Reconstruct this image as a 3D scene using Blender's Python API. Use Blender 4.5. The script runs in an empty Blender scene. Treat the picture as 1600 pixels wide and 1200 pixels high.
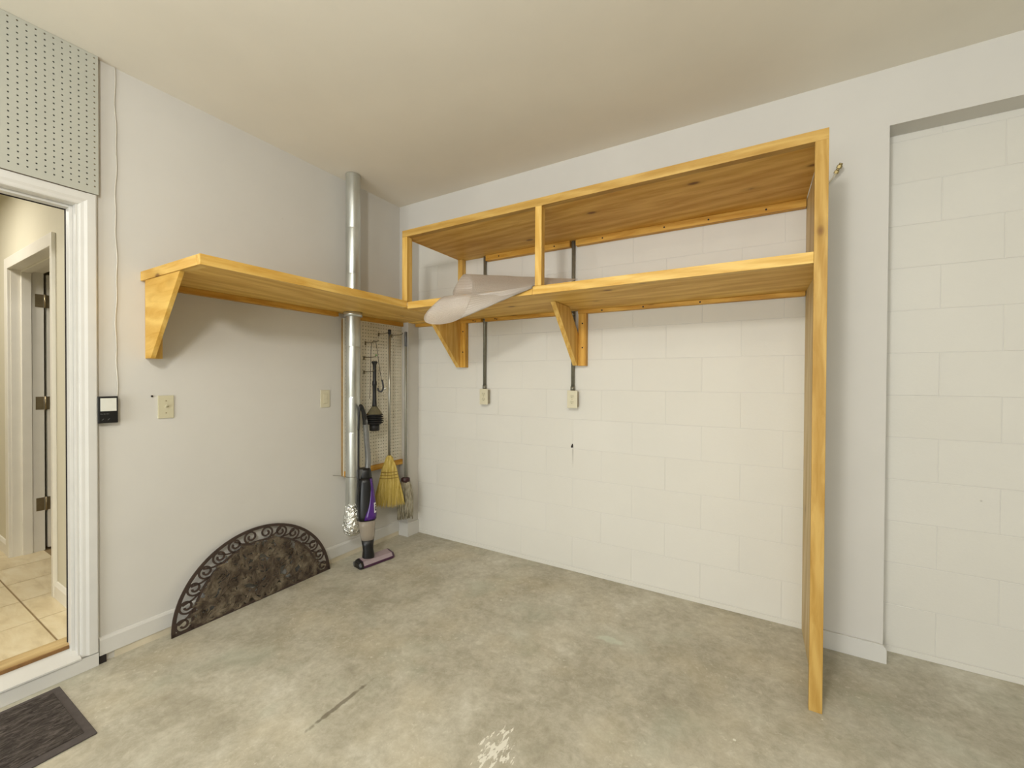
import bpy, bmesh, math, random
from mathutils import Vector, Matrix
random.seed(7)
S = bpy.context.scene
COL = S.collection
PI = math.pi

# ------------------------------------------------------------------ camera, world, lights, exposure
cam_d = bpy.data.cameras.new('camera')
cam_d.sensor_width = 36.0
cam_d.lens = 646.77 * 36.0 / 1600.0
cam_d.clip_start = 0.02
cam = bpy.data.objects.new('camera', cam_d)
COL.objects.link(cam)
R_ = Vector((0.86296027, 0.5052496, 0.00473452))
U_ = Vector((-0.0090451, 0.00607882, 0.99994062))
F_ = Vector((-0.50519082, 0.86295185, -0.00981582))
M = Matrix((R_, U_, -F_)).transposed().to_4x4()
M.translation = (2.5738, -2.5235, 1.3040)
cam.matrix_world = M
S.camera = cam

S.view_settings.view_transform = 'Standard'
S.view_settings.look = 'None'
S.view_settings.gamma = 1.0
S.view_settings.use_curve_mapping = False
S.view_settings.exposure = 0.17

wd = bpy.data.worlds.new('world')
S.world = wd
wd.use_nodes = True
wd.node_tree.nodes['Background'].inputs[0].default_value = (0.9, 0.88, 0.8, 1)
wd.node_tree.nodes['Background'].inputs[1].default_value = 0.05


def area(name, loc, size, power, color, rot=(0, 0, 0), shape='DISK', sy=None):
    l = bpy.data.lights.new(name, 'AREA')
    l.shape = shape
    l.size = size
    if sy:
        l.size_y = sy
    l.energy = power
    l.color = color
    o = bpy.data.objects.new(name, l)
    o.location = loc
    o.rotation_euler = rot
    COL.objects.link(o)
    return o


WARM = (1.0, 0.985, 0.945)
FILL_TINT = (0.95, 0.99, 1.0)


def bulb(name, loc, radius, power, color):
    l = bpy.data.lights.new(name, 'POINT')
    l.shadow_soft_size = radius
    l.energy = power
    l.color = color
    o = bpy.data.objects.new(name, l)
    o.location = loc
    COL.objects.link(o)
    return o


bulb('garage_bulb', (4.4, -4.3, 2.42), 0.14, 17, WARM)
bulb('garage_bulb.001', (2.15, -3.1, 2.36), 0.12, 82, WARM)
# added fill lamp at a made-up opening in the front wall
area('front_fill_lamp', (1.9, -6.45, 1.10), 2.8, 125, FILL_TINT, (PI / 2, 0, 0), 'RECTANGLE', 2.1)
area('hall_lamp', (-1.35, -2.6, 2.50), 0.5, 17, (1.0, 0.95, 0.86))

# ------------------------------------------------------------------ helpers: objects
ORIG = {}


def wloc(p):
    return ORIG.get(p.name, Vector((0, 0, 0))) if p else Vector((0, 0, 0))


def tag(o, label=None, cat=None, group=None, kind=None):
    if label:
        o['label'] = label
    if cat:
        o['category'] = cat
    if group:
        o['group'] = group
    if kind:
        o['kind'] = kind
    return o


def thing(name, loc, label, cat, group=None, kind=None):
    o = bpy.data.objects.new(name, None)
    o.empty_display_size = 0.05
    o.location = loc
    COL.objects.link(o)
    ORIG[o.name] = Vector(loc)
    return tag(o, label, cat, group, kind)


class MB:
    def __init__(s):
        s.v = []
        s.f = []
        s.sm = []

    def add(s, vs, fs, smooth=False):
        b = len(s.v)
        s.v += [tuple(v) for v in vs]
        s.f += [tuple(i + b for i in f) for f in fs]
        s.sm += [smooth] * len(fs)
        return s

    def box(s, x0, x1, y0, y1, z0, z1):
        v = [(x, y, z) for x in (x0, x1) for y in (y0, y1) for z in (z0, z1)]
        return s.add(v, [(0, 1, 3, 2), (4, 6, 7, 5), (0, 4, 5, 1), (2, 3, 7, 6), (0, 2, 6, 4), (1, 5, 7, 3)])

    def prism(s, poly, ax, a, b):
        """poly: 2D points; ax X: (y,z), Y: (x,z), Z: (x,y); extruded from a to b along ax"""
        def P(p, t):
            if ax == 'X':
                return (t, p[0], p[1])
            if ax == 'Y':
                return (p[0], t, p[1])
            return (p[0], p[1], t)
        n = len(poly)
        v = [P(p, a) for p in poly] + [P(p, b) for p in poly]
        f = [tuple(range(n - 1, -1, -1)), tuple(range(n, 2 * n))]
        f += [(i, (i + 1) % n, n + (i + 1) % n, n + i) for i in range(n)]
        return s.add(v, f)

    def tube(s, path, r, n=8, caps=True, smooth=True):
        P = [Vector(p) for p in path]
        m = len(P)
        rs = r if isinstance(r, (list, tuple)) else [r] * m
        vs = []
        up = None
        for i in range(m):
            t = (P[min(i + 1, m - 1)] - P[max(i - 1, 0)]).normalized()
            if up is None:
                up = Vector((0, 0, 1)) if abs(t.z) < 0.9 else Vector((1, 0, 0))
            a = t.cross(up)
            if a.length < 1e-6:
                a = t.orthogonal()
            a.normalize()
            b = a.cross(t).normalized()
            up = b
            for k in range(n):
                th = 2 * PI * k / n
                vs.append(P[i] + (a * math.cos(th) + b * math.sin(th)) * rs[i])
        fs = []
        for i in range(m - 1):
            for k in range(n):
                k2 = (k + 1) % n
                fs.append((i * n + k, i * n + k2, (i + 1) * n + k2, (i + 1) * n + k))
        s.add(vs, fs, smooth)
        if caps:
            b0 = len(s.v) - len(vs)
            s.f.append(tuple(b0 + k for k in range(n - 1, -1, -1)))
            s.f.append(tuple(b0 + (m - 1) * n + k for k in range(n)))
            s.sm += [False, False]
        return s

    def lathe(s, prof, c, n=24, sx=1.0, sy=1.0, rot=0.0, smooth=True, caps=True):
        """prof: (r, z) list, about the vertical through c=(x,y)"""
        vs = []
        ca, sa = math.cos(rot), math.sin(rot)
        for r, z in prof:
            for k in range(n):
                th = 2 * PI * k / n
                a, b = r * sx * math.cos(th), r * sy * math.sin(th)
                vs.append((c[0] + a * ca - b * sa, c[1] + a * sa + b * ca, z))
        fs = []
        for i in range(len(prof) - 1):
            for k in range(n):
                k2 = (k + 1) % n
                fs.append((i * n + k, i * n + k2, (i + 1) * n + k2, (i + 1) * n + k))
        b0 = len(s.v)
        s.add(vs, fs, smooth)
        if caps:
            s.f.append(tuple(b0 + k for k in range(n)))
            s.f.append(tuple(b0 + (len(prof) - 1) * n + k for k in range(n)))
            s.sm += [False, False]
        return s

    def build(s, name, m, parent=None, bevel=0.0, seg=2, recalc=True, label=None):
        me = bpy.data.meshes.new(name)
        off = wloc(parent)
        bm = bmesh.new()
        vv = [bm.verts.new((v[0] - off.x, v[1] - off.y, v[2] - off.z)) for v in s.v]
        for f, sm in zip(s.f, s.sm):
            try:
                fc = bm.faces.new([vv[i] for i in f])
                fc.smooth = sm
            except ValueError:
                pass
        if recalc:
            bmesh.ops.recalc_face_normals(bm, faces=bm.faces[:])
        if bevel > 0:
            es = [e for e in bm.edges if len(e.link_faces) == 2 and e.calc_face_angle(0) > 0.5]
            bmesh.ops.bevel(bm, geom=es, offset=bevel, segments=seg, affect='EDGES', profile=0.6, clamp_overlap=True)
        bm.to_mesh(me)
        bm.free()
        me.materials.append(m)
        o = bpy.data.objects.new(name, me)
        COL.objects.link(o)
        if parent:
            o.parent = parent
            ORIG[o.name] = off.copy()
        if label:
            o['label'] = label
        return o


def single(mb, name, m, label, cat, group=None, kind=None, bevel=0.0, origin=None):
    """a thing that is one mesh with its origin at its base"""
    xs, ys, zs = zip(*mb.v)
    c = origin or ((min(xs) + max(xs)) / 2, (min(ys) + max(ys)) / 2, min(zs))
    mb.v = [(v[0] - c[0], v[1] - c[1], v[2] - c[2]) for v in mb.v]
    o = mb.build(name, m, None, bevel)
    o.location = c
    ORIG[o.name] = Vector(c)
    return tag(o, label, cat, group, kind)


def struct(mb, name, m, label=None, bevel=0.0):
    return tag(mb.build(name, m, None, bevel), label, None, None, 'structure')


def crom(P, n):
    """Catmull-Rom through points P, n samples per span"""
    P = [Vector(p) for p in P]
    out = []
    for i in range(len(P) - 1):
        p0, p1, p2, p3 = P[max(i - 1, 0)], P[i], P[i + 1], P[min(i + 2, len(P) - 1)]
        for k in range(n):
            t = k / n
            out.append(0.5 * (2 * p1 + (p2 - p0) * t + (2 * p0 - 5 * p1 + 4 * p2 - p3) * t * t + (3 * p1 - p0 - 3 * p2 + p3) * t ** 3))
    out.append(P[-1])
    return out


# ------------------------------------------------------------------ helpers: materials
def lin(c):
    return tuple(((x / 255) / 12.92 if x / 255 <= 0.04045 else ((x / 255 + 0.055) / 1.055) ** 2.4) for x in c) + (1.0,)


class NT:
    def __init__(s, name):
        s.m = bpy.data.materials.new(name)
        s.m.use_nodes = True
        s.t = s.m.node_tree
        s.b = s.t.nodes['Principled BSDF']

    def n(s, typ, ins=None, **kw):
        nd = s.t.nodes.new(typ)
        for k, v in kw.items():
            setattr(nd, k, v)
        for k, v in (ins or {}).items():
            s.set(nd.inputs[k], v)
        return nd

    def set(s, sock, v):
        if isinstance(v, bpy.types.NodeSocket):
            s.t.links.new(v, sock)
        else:
            sock.default_value = v

    def obj(s):
        return s.n('ShaderNodeTexCoord').outputs['Object']

    def mapping(s, vec, scale=(1, 1, 1), loc=(0, 0, 0), rot=(0, 0, 0)):
        return s.n('ShaderNodeMapping', {'Vector': vec, 'Scale': scale, 'Location': loc, 'Rotation': rot}).outputs[0]

    def noise(s, vec, scale, detail=4.0, rough=0.55, dist=0.0):
        return s.n('ShaderNodeTexNoise', {'Vector': vec, 'Scale': scale, 'Detail': detail, 'Roughness': rough, 'Distortion': dist}).outputs[0]

    def voro(s, vec, scale, feature='F1', rnd=1.0):
        nd = s.n('ShaderNodeTexVoronoi', {'Vector': vec, 'Scale': scale, 'Randomness': rnd}, feature=feature)
        return nd.outputs['Distance']

    def ramp(s, fac, stops, interp='LINEAR'):
        nd = s.n('ShaderNodeValToRGB', {'Fac': fac})
        cr = nd.color_ramp
        cr.interpolation = interp
        while len(cr.elements) < len(stops):
            cr.elements.new(0.5)
        for e, (p, c) in zip(cr.elements, stops):
            e.position = p
            e.color = c if isinstance(c, tuple) else (c, c, c, 1)
        return nd.outputs[0]

    def mix(s, fac, a, b, typ='MIX'):
        nd = s.n('ShaderNodeMix', data_type='RGBA', blend_type=typ)
        s.set(nd.inputs[0], fac)
        s.set(nd.inputs[6], a)
        s.set(nd.inputs[7], b)
        return nd.outputs[2]

    def math(s, op, a, b=0.0, clamp=False):
        nd = s.n('ShaderNodeMath', operation=op, use_clamp=clamp)
        s.set(nd.inputs[0], a)
        s.set(nd.inputs[1], b)
        return nd.outputs[0]

    def bump(s, h, strength=0.3, dist=0.002):
        nd = s.n('ShaderNodeBump', {'Height': h, 'Strength': strength, 'Distance': dist})
        s.set(s.b.inputs['Normal'], nd.outputs[0])

    def out(s, color=None, rough=0.6, metal=0.0, spec=None):
        if color is not None:
            s.set(s.b.inputs['Base Color'], color)
        s.set(s.b.inputs['Roughness'], rough)
        s.set(s.b.inputs['Metallic'], metal)
        if spec is not None:
            s.b.inputs['Specular IOR Level'].default_value = spec
        return s.m


def plain(name, rgb, rough=0.5, metal=0.0, var=0.06, scale=30.0, bump=0.0, spec=None):
    t = NT(name)
    v = t.obj()
    nz = t.noise(v, scale, 3.0)
    c = lin(rgb)
    d = tuple(max(0, x * (1 - var)) for x in c[:3]) + (1,)
    e = tuple(min(1, x * (1 + var)) for x in c[:3]) + (1,)
    col = t.ramp(nz, [(0.3, d), (0.7, e)])
    if bump:
        t.bump(nz, bump, 0.002)
    return t.out(col, rough, metal, spec)


def paint(name, rgb, bumpk=0.12, fine=220.0, rough=0.75):
    t = NT(name)
    v = t.obj()
    big = t.noise(v, 1.3, 4.0, 0.6)
    c = lin(rgb)
    col = t.ramp(big, [(0.3, tuple(x * 0.955 for x in c[:3]) + (1,)), (0.7, tuple(min(1, x * 1.025) for x in c[:3]) + (1,))])
    sc = t.ramp(t.voro(t.mapping(v, (1, 1, 1.4)), 2.1), [(0.0, 1.0), (0.018, 0.0)])
    sp = t.noise(v, 90, 2.0)
    col = t.mix(t.math('MULTIPLY', t.math('MULTIPLY', sc, 0.5), sp), col, lin((140, 132, 112)))
    h = t.noise(v, fine, 3.0)
    t.bump(h, bumpk, 0.001)
    return t.out(col, rough, 0, 0.3)


def wood(name, axis, light, dark, ply=False, rough=0.55):
    t = NT(name)
    rnd = t.n('ShaderNodeObjectInfo').outputs['Random']
    off = t.n('ShaderNodeCombineXYZ', {'X': t.math('MULTIPLY', rnd, 37.0), 'Y': t.math('MULTIPLY', rnd, 23.0), 'Z': t.math('MULTIPLY', rnd, 11.0)}).outputs[0]
    v = t.n('ShaderNodeVectorMath', {0: t.obj(), 1: off}, operation='ADD').outputs[0]
    i = 'XYZ'.index(axis)
    st = [1.0, 1.0, 1.0]
    st[i] = 0.10 if not ply else 0.16
    vs = t.mapping(v, tuple(st))
    warp = t.noise(vs, 3.0 if ply else 6.0, 3.0, 0.5)
    g1 = t.noise(vs, 26.0 if ply else 48.0, 5.0, 0.62, 1.2)
    wv = t.n('ShaderNodeTexWave', {'Vector': vs, 'Scale': 5.0 if ply else 11.0, 'Distortion': 9.0, 'Detail': 3.0, 'Detail Scale': 1.2},
             wave_type='BANDS', bands_direction='DIAGONAL').outputs[1]
    f = t.math('ADD', t.math('MULTIPLY', g1, 0.55), t.math('ADD', t.math('MULTIPLY', wv, 0.20), t.math('MULTIPLY', warp, 0.35)))
    L, D = lin(light), lin(dark)
    Mi = tuple((a + b) / 2 for a, b in zip(L, D))
    col = t.ramp(f, [(0.38, L), (0.53, Mi), (0.70, D), (0.86, tuple(x * 0.86 for x in D[:3]) + (1,))])
    # knots, elongated a little along the grain
    ks = [1.0, 1.0, 1.0]
    ks[i] = 0.55
    kd = t.voro(t.mapping(v, tuple(ks)), 5.6)
    kn = t.ramp(kd, [(0.0, 1.0), (0.055, 0.9), (0.10, 0.0)])
    halo = t.ramp(kd, [(0.03, 0.6), (0.19, 0.0)])
    col = t.mix(halo, col, tuple(x * 0.72 for x in D[:3]) + (1,))
    col = t.mix(t.math('MULTIPLY', kn, 0.85), col, lin((104, 62, 22)))
    t.bump(g1, 0.12, 0.001)
    return t.out(col, rough, 0, 0.35)


PINE = dict(light=(224, 188, 108), dark=(200, 154, 68))
m_pine = {a: wood('pine_' + a.lower(), a, **PINE) for a in 'XYZ'}
m_post = {a: wood('shade_toned_pine_' + a.lower(), a, (196, 160, 88), (170, 130, 56)) for a in 'XZ'}  # pine darkened to imitate the dimmer light on the rack's right side
m_plyX = wood('plywood_along_x', 'X', (228, 190, 104), (200, 152, 62), True)
m_plyY = wood('plywood_along_y', 'Y', (228, 190, 104), (202, 156, 68), True)
m_plyZ = wood('plywood_along_z', 'Z', (216, 196, 150), (190, 162, 108), True)
m_brace = wood('brace_pine', 'Z', (226, 190, 110), (202, 156, 74))
m_ledge = {a: wood('ledger_pine_' + a.lower(), a, (218, 172, 80), (186, 132, 40)) for a in 'XYZ'}

WALLC = (209, 206, 199)
m_wall = paint('wall_paint', WALLC)
m_far = paint('bounce_cut_grey', (128, 122, 106))  # dark tone given to the unseen walls to cut bounced light
m_ceil = paint('ceiling_paint', (234, 229, 217), 0.2, 160.0, 0.85)
m_trim = plain('trim_paint', (210, 208, 202), 0.42, var=0.02, scale=9)
m_trimhall = plain('hall_trim_paint', (240, 236, 224), 0.4, var=0.02, scale=9)
m_hall = paint('hall_wall_paint', (222, 216, 194))
m_dark = plain('dark_gap', (40, 33, 30), 0.9)
m_black = plain('black_plastic', (18, 18, 19), 0.38)
m_rubber = plain('black_rubber', (26, 24, 23), 0.55)
m_almond = plain('almond_plastic', (202, 195, 166), 0.38, var=0.02)
m_ivory = plain('ivory_plastic', (208, 201, 174), 0.35, var=0.02)
m_slot = plain('slot_dark', (60, 54, 42), 0.7)
m_steel = plain('grey_steel', (128, 126, 112), 0.42, 0.55, var=0.12, scale=40)
m_boxsteel = plain('box_steel', (168, 160, 140), 0.5, 0.2)
m_nickel = plain('nickel', (156, 142, 112), 0.36, 0.8, var=0.1)
m_screw = plain('screw_black', (34, 26, 22), 0.5, 0.3)
m_brass = plain('coax_metal', (158, 142, 98), 0.3, 0.85)
m_cable = plain('cable_jacket', (206, 198, 178), 0.5)


def mk_block():
    t = NT('painted_block')
    v = t.obj()
    rnd = t.n('ShaderNodeObjectInfo').outputs['Random']
    c = lin((218, 215, 206))
    base = t.ramp(t.noise(v, 2.0, 4.0), [(0.3, tuple(x * 0.955 for x in c[:3]) + (1,)), (0.7, c)])
    base = t.mix(t.math('MULTIPLY', rnd, 0.05), base, lin((190, 182, 160)))
    dirt = t.ramp(t.voro(v, 3.4), [(0.0, 1.0), (0.02, 0.0)])
    base = t.mix(t.math('MULTIPLY', t.math('MULTIPLY', dirt, t.noise(v, 60, 2.0)), 0.8), base, lin((120, 112, 96)))
    # grey run below the hole in the mortar
    sx = t.n('ShaderNodeSeparateXYZ', {0: v})
    dx = t.math('ABSOLUTE', t.math('SUBTRACT', sx.outputs[0], 1.509))
    mk = t.ramp(dx, [(0.0, 1.0), (0.007, 0.0)])
    zz = t.ramp(t.math('MULTIPLY', t.math('SUBTRACT', sx.outputs[2], 0.70), 6.0), [(0.0, 0.0), (0.9, 1.0)])
    zt = t.math('LESS_THAN', sx.outputs[2], 0.86)
    base = t.mix(t.math('MULTIPLY', t.math('MULTIPLY', t.math('MULTIPLY', mk, zz), zt), 0.6), base, lin((96, 92, 76)))
    h = t.math('ADD', t.noise(v, 120, 4.0, 0.7), t.math('MULTIPLY', t.noise(v, 22, 3.0), 1.2))
    t.bump(h, 0.4, 0.0016)
    return t.out(base, 0.72, 0, 0.3)


m_block = mk_block()


def mk_concrete():
    t = NT('worn_concrete')
    v = t.obj()
    n1 = t.noise(v, 1.6, 6.0, 0.62, 0.6)
    n2 = t.noise(v, 5.5, 8.0, 0.70, 0.25)
    n3 = t.noise(v, 26.0, 8.0, 0.76, 0.35)
    f = t.math('ADD', t.math('MULTIPLY', n1, 0.34), t.math('ADD', t.math('MULTIPLY', n2, 0.36), t.math('MULTIPLY', n3, 0.34)))
    col = t.ramp(f, [(0.34, lin((140, 134, 114))), (0.48, lin((170, 164, 146))), (0.56, lin((188, 183, 166))), (0.68, lin((214, 210, 197)))])
    col = t.mix(t.ramp(t.noise(v, 2.3, 3.0), [(0.5, 0.0), (0.72, 0.35)]), col, lin((198, 185, 154)))
    col = t.mix(t.ramp(t.noise(t.mapping(v, loc=(4, 2, 0)), 2.8, 3.0), [(0.56, 0.0), (0.75, 0.4)]), col, lin((174, 180, 162)))
    # chalky scuffs
    sc = t.ramp(t.noise(v, 34, 6.0, 0.75), [(0.56, 0.0), (0.68, 1.0)])
    area_ = t.ramp(t.noise(v, 2.2, 2.0), [(0.45, 0.0), (0.62, 1.0)])
    col = t.mix(t.math('MULTIPLY', t.math('MULTIPLY', sc, area_), 0.65), col, lin((222, 218, 204)))
    # small white specks of plaster
    spd = t.voro(v, 7.0)
    spk = t.ramp(spd, [(0.0, 1.0), (0.035, 1.0), (0.045, 0.0)])
    col = t.mix(t.math('MULTIPLY', spk, t.ramp(t.noise(v, 3.1, 1.0), [(0.52, 0.0), (0.54, 0.9)])), col, lin((228, 226, 214)))

    def blob(cx, cy, rx, ry, rot=0.0):
        mv = t.mapping(t.mapping(v, loc=(-cx, -cy, 0)), (1 / rx, 1 / ry, 0.0), rot=(0, 0, rot))
        return t.n('ShaderNodeVectorMath', {0: mv}, operation='LENGTH').outputs['Value']
    # paint spill near the middle of the floor
    d = t.math('ADD', blob(1.80, -1.30, 0.075, 0.12), t.math('MULTIPLY', t.math('SUBTRACT', t.noise(t.mapping(v, (2.0, 0.7, 1)), 30, 5.0), 0.5), 4.2))
    col = t.mix(t.ramp(d, [(0.30, 0.95), (0.42, 0.0)]), col, lin((228, 225, 212)))
    d = t.math('ADD', blob(1.96, -0.49, 0.075, 0.03, -0.3), t.math('MULTIPLY', t.math('SUBTRACT', t.noise(v, 14, 5.0), 0.5), 3.0))
    col = t.mix(t.ramp(d, [(0.5, 0.55), (1.0, 0.0)]), col, lin((206, 214, 198)))
    # dark tyre scrape
    d = t.math('ADD', blob(1.153, -1.45, 0.012, 0.16, 0.02), t.math('MULTIPLY', t.math('SUBTRACT', t.noise(v, 40, 4.0), 0.5), 1.3))
    col = t.mix(t.ramp(d, [(0.6, 0.7), (1.05, 0.0)]), col, lin((98, 90, 72)))
    h = t.math('ADD', n3, t.math('MULTIPLY', t.noise(v, 90, 4.0), 0.6))
    t.bump(h, 0.18, 0.002)
    rg = t.ramp(n2, [(0.3, 0.62), (0.7, 0.42)])
    return t.out(col, rg, 0, 0.35)


m_conc = mk_concrete()


def mk_tile():
    t = NT('hall_tile')
    v = t.obj()
    rnd = t.n('ShaderNodeObjectInfo').outputs['Random']
    off = t.n('ShaderNodeCombineXYZ', {'X': t.math('MULTIPLY', rnd, 20.0), 'Y': t.math('MULTIPLY', rnd, 9.0)}).outputs[0]
    v2 = t.n('ShaderNodeVectorMath', {0: v, 1: off}, operation='ADD').outputs[0]
    n = t.noise(t.mapping(v2, (0.7, 2.2, 1)), 7.0, 5.0, 0.6, 0.6)
    col = t.ramp(n, [(0.3, lin((206, 188, 150))), (0.5, lin((222, 206, 170))), (0.72, lin((232, 220, 190)))])
    t.bump(n, 0.08, 0.001)
    return t.out(col, 0.42, 0, 0.4)


m_tile = mk_tile()
m_grout = plain('grout', (150, 128, 92), 0.9)
m_oak = wood('oak_threshold', 'Y', (206, 180, 130), (172, 142, 92))


def mk_galv():
    t = NT('galvanised_steel')
    v = t.obj()
    n = t.noise(t.mapping(v, (1, 1, 0.25)), 16.0, 4.0)
    col = t.ramp(n, [(0.3, lin((186, 188, 182))), (0.7, lin((214, 216, 210)))])
    return t.out(col, t.ramp(n, [(0.3, 0.30), (0.7, 0.42)]), 0.85)


m_galv = mk_galv()


def mk_foil():
    t = NT('crinkled_foil')
    v = t.obj()
    h = t.math('ADD', t.noise(v, 60, 4.0, 0.6), t.math('MULTIPLY', t.voro(v, 55), 0.9))
    t.bump(h, 0.9, 0.008)
    return t.out(lin((222, 222, 214)), 0.2, 0.95)


m_foil = mk_foil()
m_peg = plain('pegboard_white', (178, 178, 166), 0.45, var=0.02, scale=12)
m_peg2 = plain('pegboard_cream', (218, 212, 194), 0.5, var=0.02, scale=12)
m_hardboard = plain('hardboard_edge', (150, 124, 82), 0.8, var=0.15)
m_wirecl = plain('white_wire', (204, 199, 186), 0.5)
m_hook = plain('hook_wire', (120, 112, 90), 0.4, 0.7)


def mk_bristle():
    t = NT('broom_corn')
    v = t.obj()
    rnd = t.noise(t.mapping(v, (1, 1, 0.04)), 110, 4.0, 0.7)
    col = t.ramp(rnd, [(0.25, lin((140, 106, 40))), (0.5, lin((208, 184, 98))), (0.72, lin((238, 220, 150)))])
    return t.out(col, 0.7, 0, 0.2)


m_bristle = mk_bristle()
m_twine = plain('twine', (150, 118, 52), 0.8)


def mk_mop():
    t = NT('mop_cotton')
    v = t.obj()
    n = t.noise(t.mapping(v, (1, 1, 0.2)), 120, 3.0)
    col = t.ramp(n, [(0.25, lin((112, 104, 84))), (0.5, lin((164, 156, 134))), (0.8, lin((196, 190, 170)))])
    return t.out(col, 0.9, 0, 0.1)


m_mop = mk_mop()
m_alu = plain('handle_metal', (170, 168, 156), 0.28, 0.75, var=0.05)
m_handle = plain('mop_handle_grey', (146, 144, 130), 0.4, 0.2, var=0.04)
m_clamp = plain('mop_clamp', (52, 20, 22), 0.45)
m_green = plain('green_tip', (112, 160, 84), 0.5)
m_purple = plain('purple_plastic', (74, 34, 118), 0.2, var=0.08)
m_grey = plain('grey_plastic', (98, 98, 98), 0.35)
m_tube = plain('vacuum_tube', (124, 124, 122), 0.3, 0.3)
m_lilac = plain('lilac_grey_plastic', (158, 142, 146), 0.3)
m_plum = plain('plum_plastic', (70, 34, 62), 0.3)
m_label = plain('pale_label', (222, 218, 226), 0.4)
m_tank_in = plain('dust_filter', (150, 138, 116), 0.8)
m_white = plain('white_button', (222, 222, 212), 0.28, var=0.02)


def mk_tank():
    t = NT('clear_dust_tank')
    t.b.inputs['Base Color'].default_value = lin((176, 164, 148))
    t.b.inputs['Roughness'].default_value = 0.12
    t.b.inputs['Alpha'].default_value = 0.55
    return t.m


m_tank = mk_tank()


def mk_mat():
    t = NT('brown_rubber_mat')
    v = t.obj()
    n = t.noise(v, 14, 5.0, 0.65)
    col = t.ramp(n, [(0.3, lin((46, 36, 30))), (0.5, lin((84, 73, 60))), (0.72, lin((128, 117, 98)))])
    t.bump(t.noise(v, 120, 3.0), 0.35, 0.002)
    return t.out(col, 0.7, 0, 0.25)


m_mat = mk_mat()
m_matrim = plain('brown_rubber_rim', (58, 44, 36), 0.6, var=0.15)


def mk_doormat():
    t = NT('charcoal_doormat')
    v = t.obj()
    n = t.noise(t.mapping(v, (2.6, 1.0, 1.0), rot=(0, 0, 0.3)), 26, 6.0, 0.7, 0.8)
    col = t.ramp(n, [(0.3, lin((44, 40, 37))), (0.5, lin((74, 68, 64))), (0.72, lin((112, 104, 98)))])
    t.bump(n, 0.8, 0.008)
    return t.out(col, 0.95, 0, 0.1)


m_doormat = mk_doormat()
m_doorrim = plain('doormat_border', (78, 71, 68), 0.85, var=0.12, scale=50)


def mk_wrap():
    m = bpy.data.materials.new('bubble_wrap_plastic')
    m.use_nodes = True
    t = m.node_tree
    t.nodes.clear()
    N = t.nodes.new
    L = t.links.new
    out = N('ShaderNodeOutputMaterial')
    tc = N('ShaderNodeTexCoord')
    vo = N('ShaderNodeTexVoronoi')
    vo.inputs['Scale'].default_value = 80
    vo.inputs['Randomness'].default_value = 0.15
    L(tc.outputs['UV'], vo.inputs['Vector'])
    bp = N('ShaderNodeBump')
    bp.inputs['Strength'].default_value = 1.0
    bp.inputs['Distance'].default_value = 0.004
    bp.invert = True
    L(vo.outputs['Distance'], bp.inputs['Height'])
    df = N('ShaderNodeBsdfDiffuse')
    rm = N('ShaderNodeValToRGB')
    rm.color_ramp.elements[0].position = 0.25
    rm.color_ramp.elements[0].color = lin((250, 244, 236))
    rm.color_ramp.elements[1].position = 0.62
    rm.color_ramp.elements[1].color = lin((226, 216, 203))
    L(vo.outputs['Distance'], rm.inputs[0])
    L(rm.outputs[0], df.inputs[0])
    tl = N('ShaderNodeBsdfTranslucent')
    tl.inputs[0].default_value = lin((242, 232, 222))
    gl = N('ShaderNodeBsdfGlossy')
    gl.inputs['Roughness'].default_value = 0.22
    tr = N('ShaderNodeBsdfTransparent')
    tr.inputs[0].default_value = (0.93, 0.90, 0.87, 1)
    for s in (df, tl, gl):
        L(bp.outputs[0], s.inputs['Normal'])
    a = N('ShaderNodeMixShader')
    a.inputs[0].default_value = 0.45
    L(df.outputs[0], a.inputs[1])
    L(tl.outputs[0], a.inputs[2])
    b = N('ShaderNodeMixShader')
    b.inputs[0].default_value = 0.18
    L(a.outputs[0], b.inputs[1])
    L(gl.outputs[0], b.inputs[2])
    c = N('ShaderNodeMixShader')
    c.inputs[0].default_value = 0.28
    L(b.outputs[0], c.inputs[1])
    L(tr.outputs[0], c.inputs[2])
    L(c.outputs[0], out.inputs[0])
    return m


m_wrap = mk_wrap()

# ------------------------------------------------------------------ the garage shell
H = 2.743
D = 0.12            # depth of the block bays behind the furred wall
struct(MB().box(-0.0, 6.3, -6.5, 0.16, -0.12, 0.0), 'floor', m_conc, 'worn grey concrete garage floor')
struct(MB().box(-0.14, 6.45, -6.65, 0.30, H, H + 0.1), 'ceiling', m_ceil, 'plain painted garage ceiling')
DR, DL, DT = -1.915, -2.765, 2.075      # doorway: right edge, left edge, head
wl = MB().box(-0.12, 0, DR, 0.0, -0.12, H).box(-0.12, 0, -6.5, DL, -0.12, H).box(-0.12, 0, DL, DR, DT, H)
struct(wl, 'wall_left', m_wall, 'painted left wall with the doorway')
wb = MB().box(-0.12, 6.3, D + 0.0013, 0.30, -0.12, H)
wb.box(-0.12, 6.3, 0, D + 0.0036, 2.48, H)
wb.box(-0.12, 0.10, 0, D + 0.0036, -0.12, 2.48)
wb.box(2.82, 3.10, 0, D + 0.0036, -0.12, 2.48)
wb.box(5.2, 6.3, 0, D + 0.0036, -0.12, 2.48)
wall_back = struct(wb, 'wall_back', m_wall, 'painted back wall with recessed block bays')
struct(MB().box(6.3, 6.45, -6.5, 0.30, -0.12, H), 'wall_right', m_far, 'painted right garage wall')
struct(MB().box(-0.12, 0.5, -6.65, -6.5, -0.12, H).box(4.1, 6.45, -6.65, -6.5, -0.12, H).box(0.5, 4.1, -6.65, -6.5, 2.2, H), 'wall_front', m_far, 'painted front garage wall')  # opening made up to go with the added fill lamp

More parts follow.
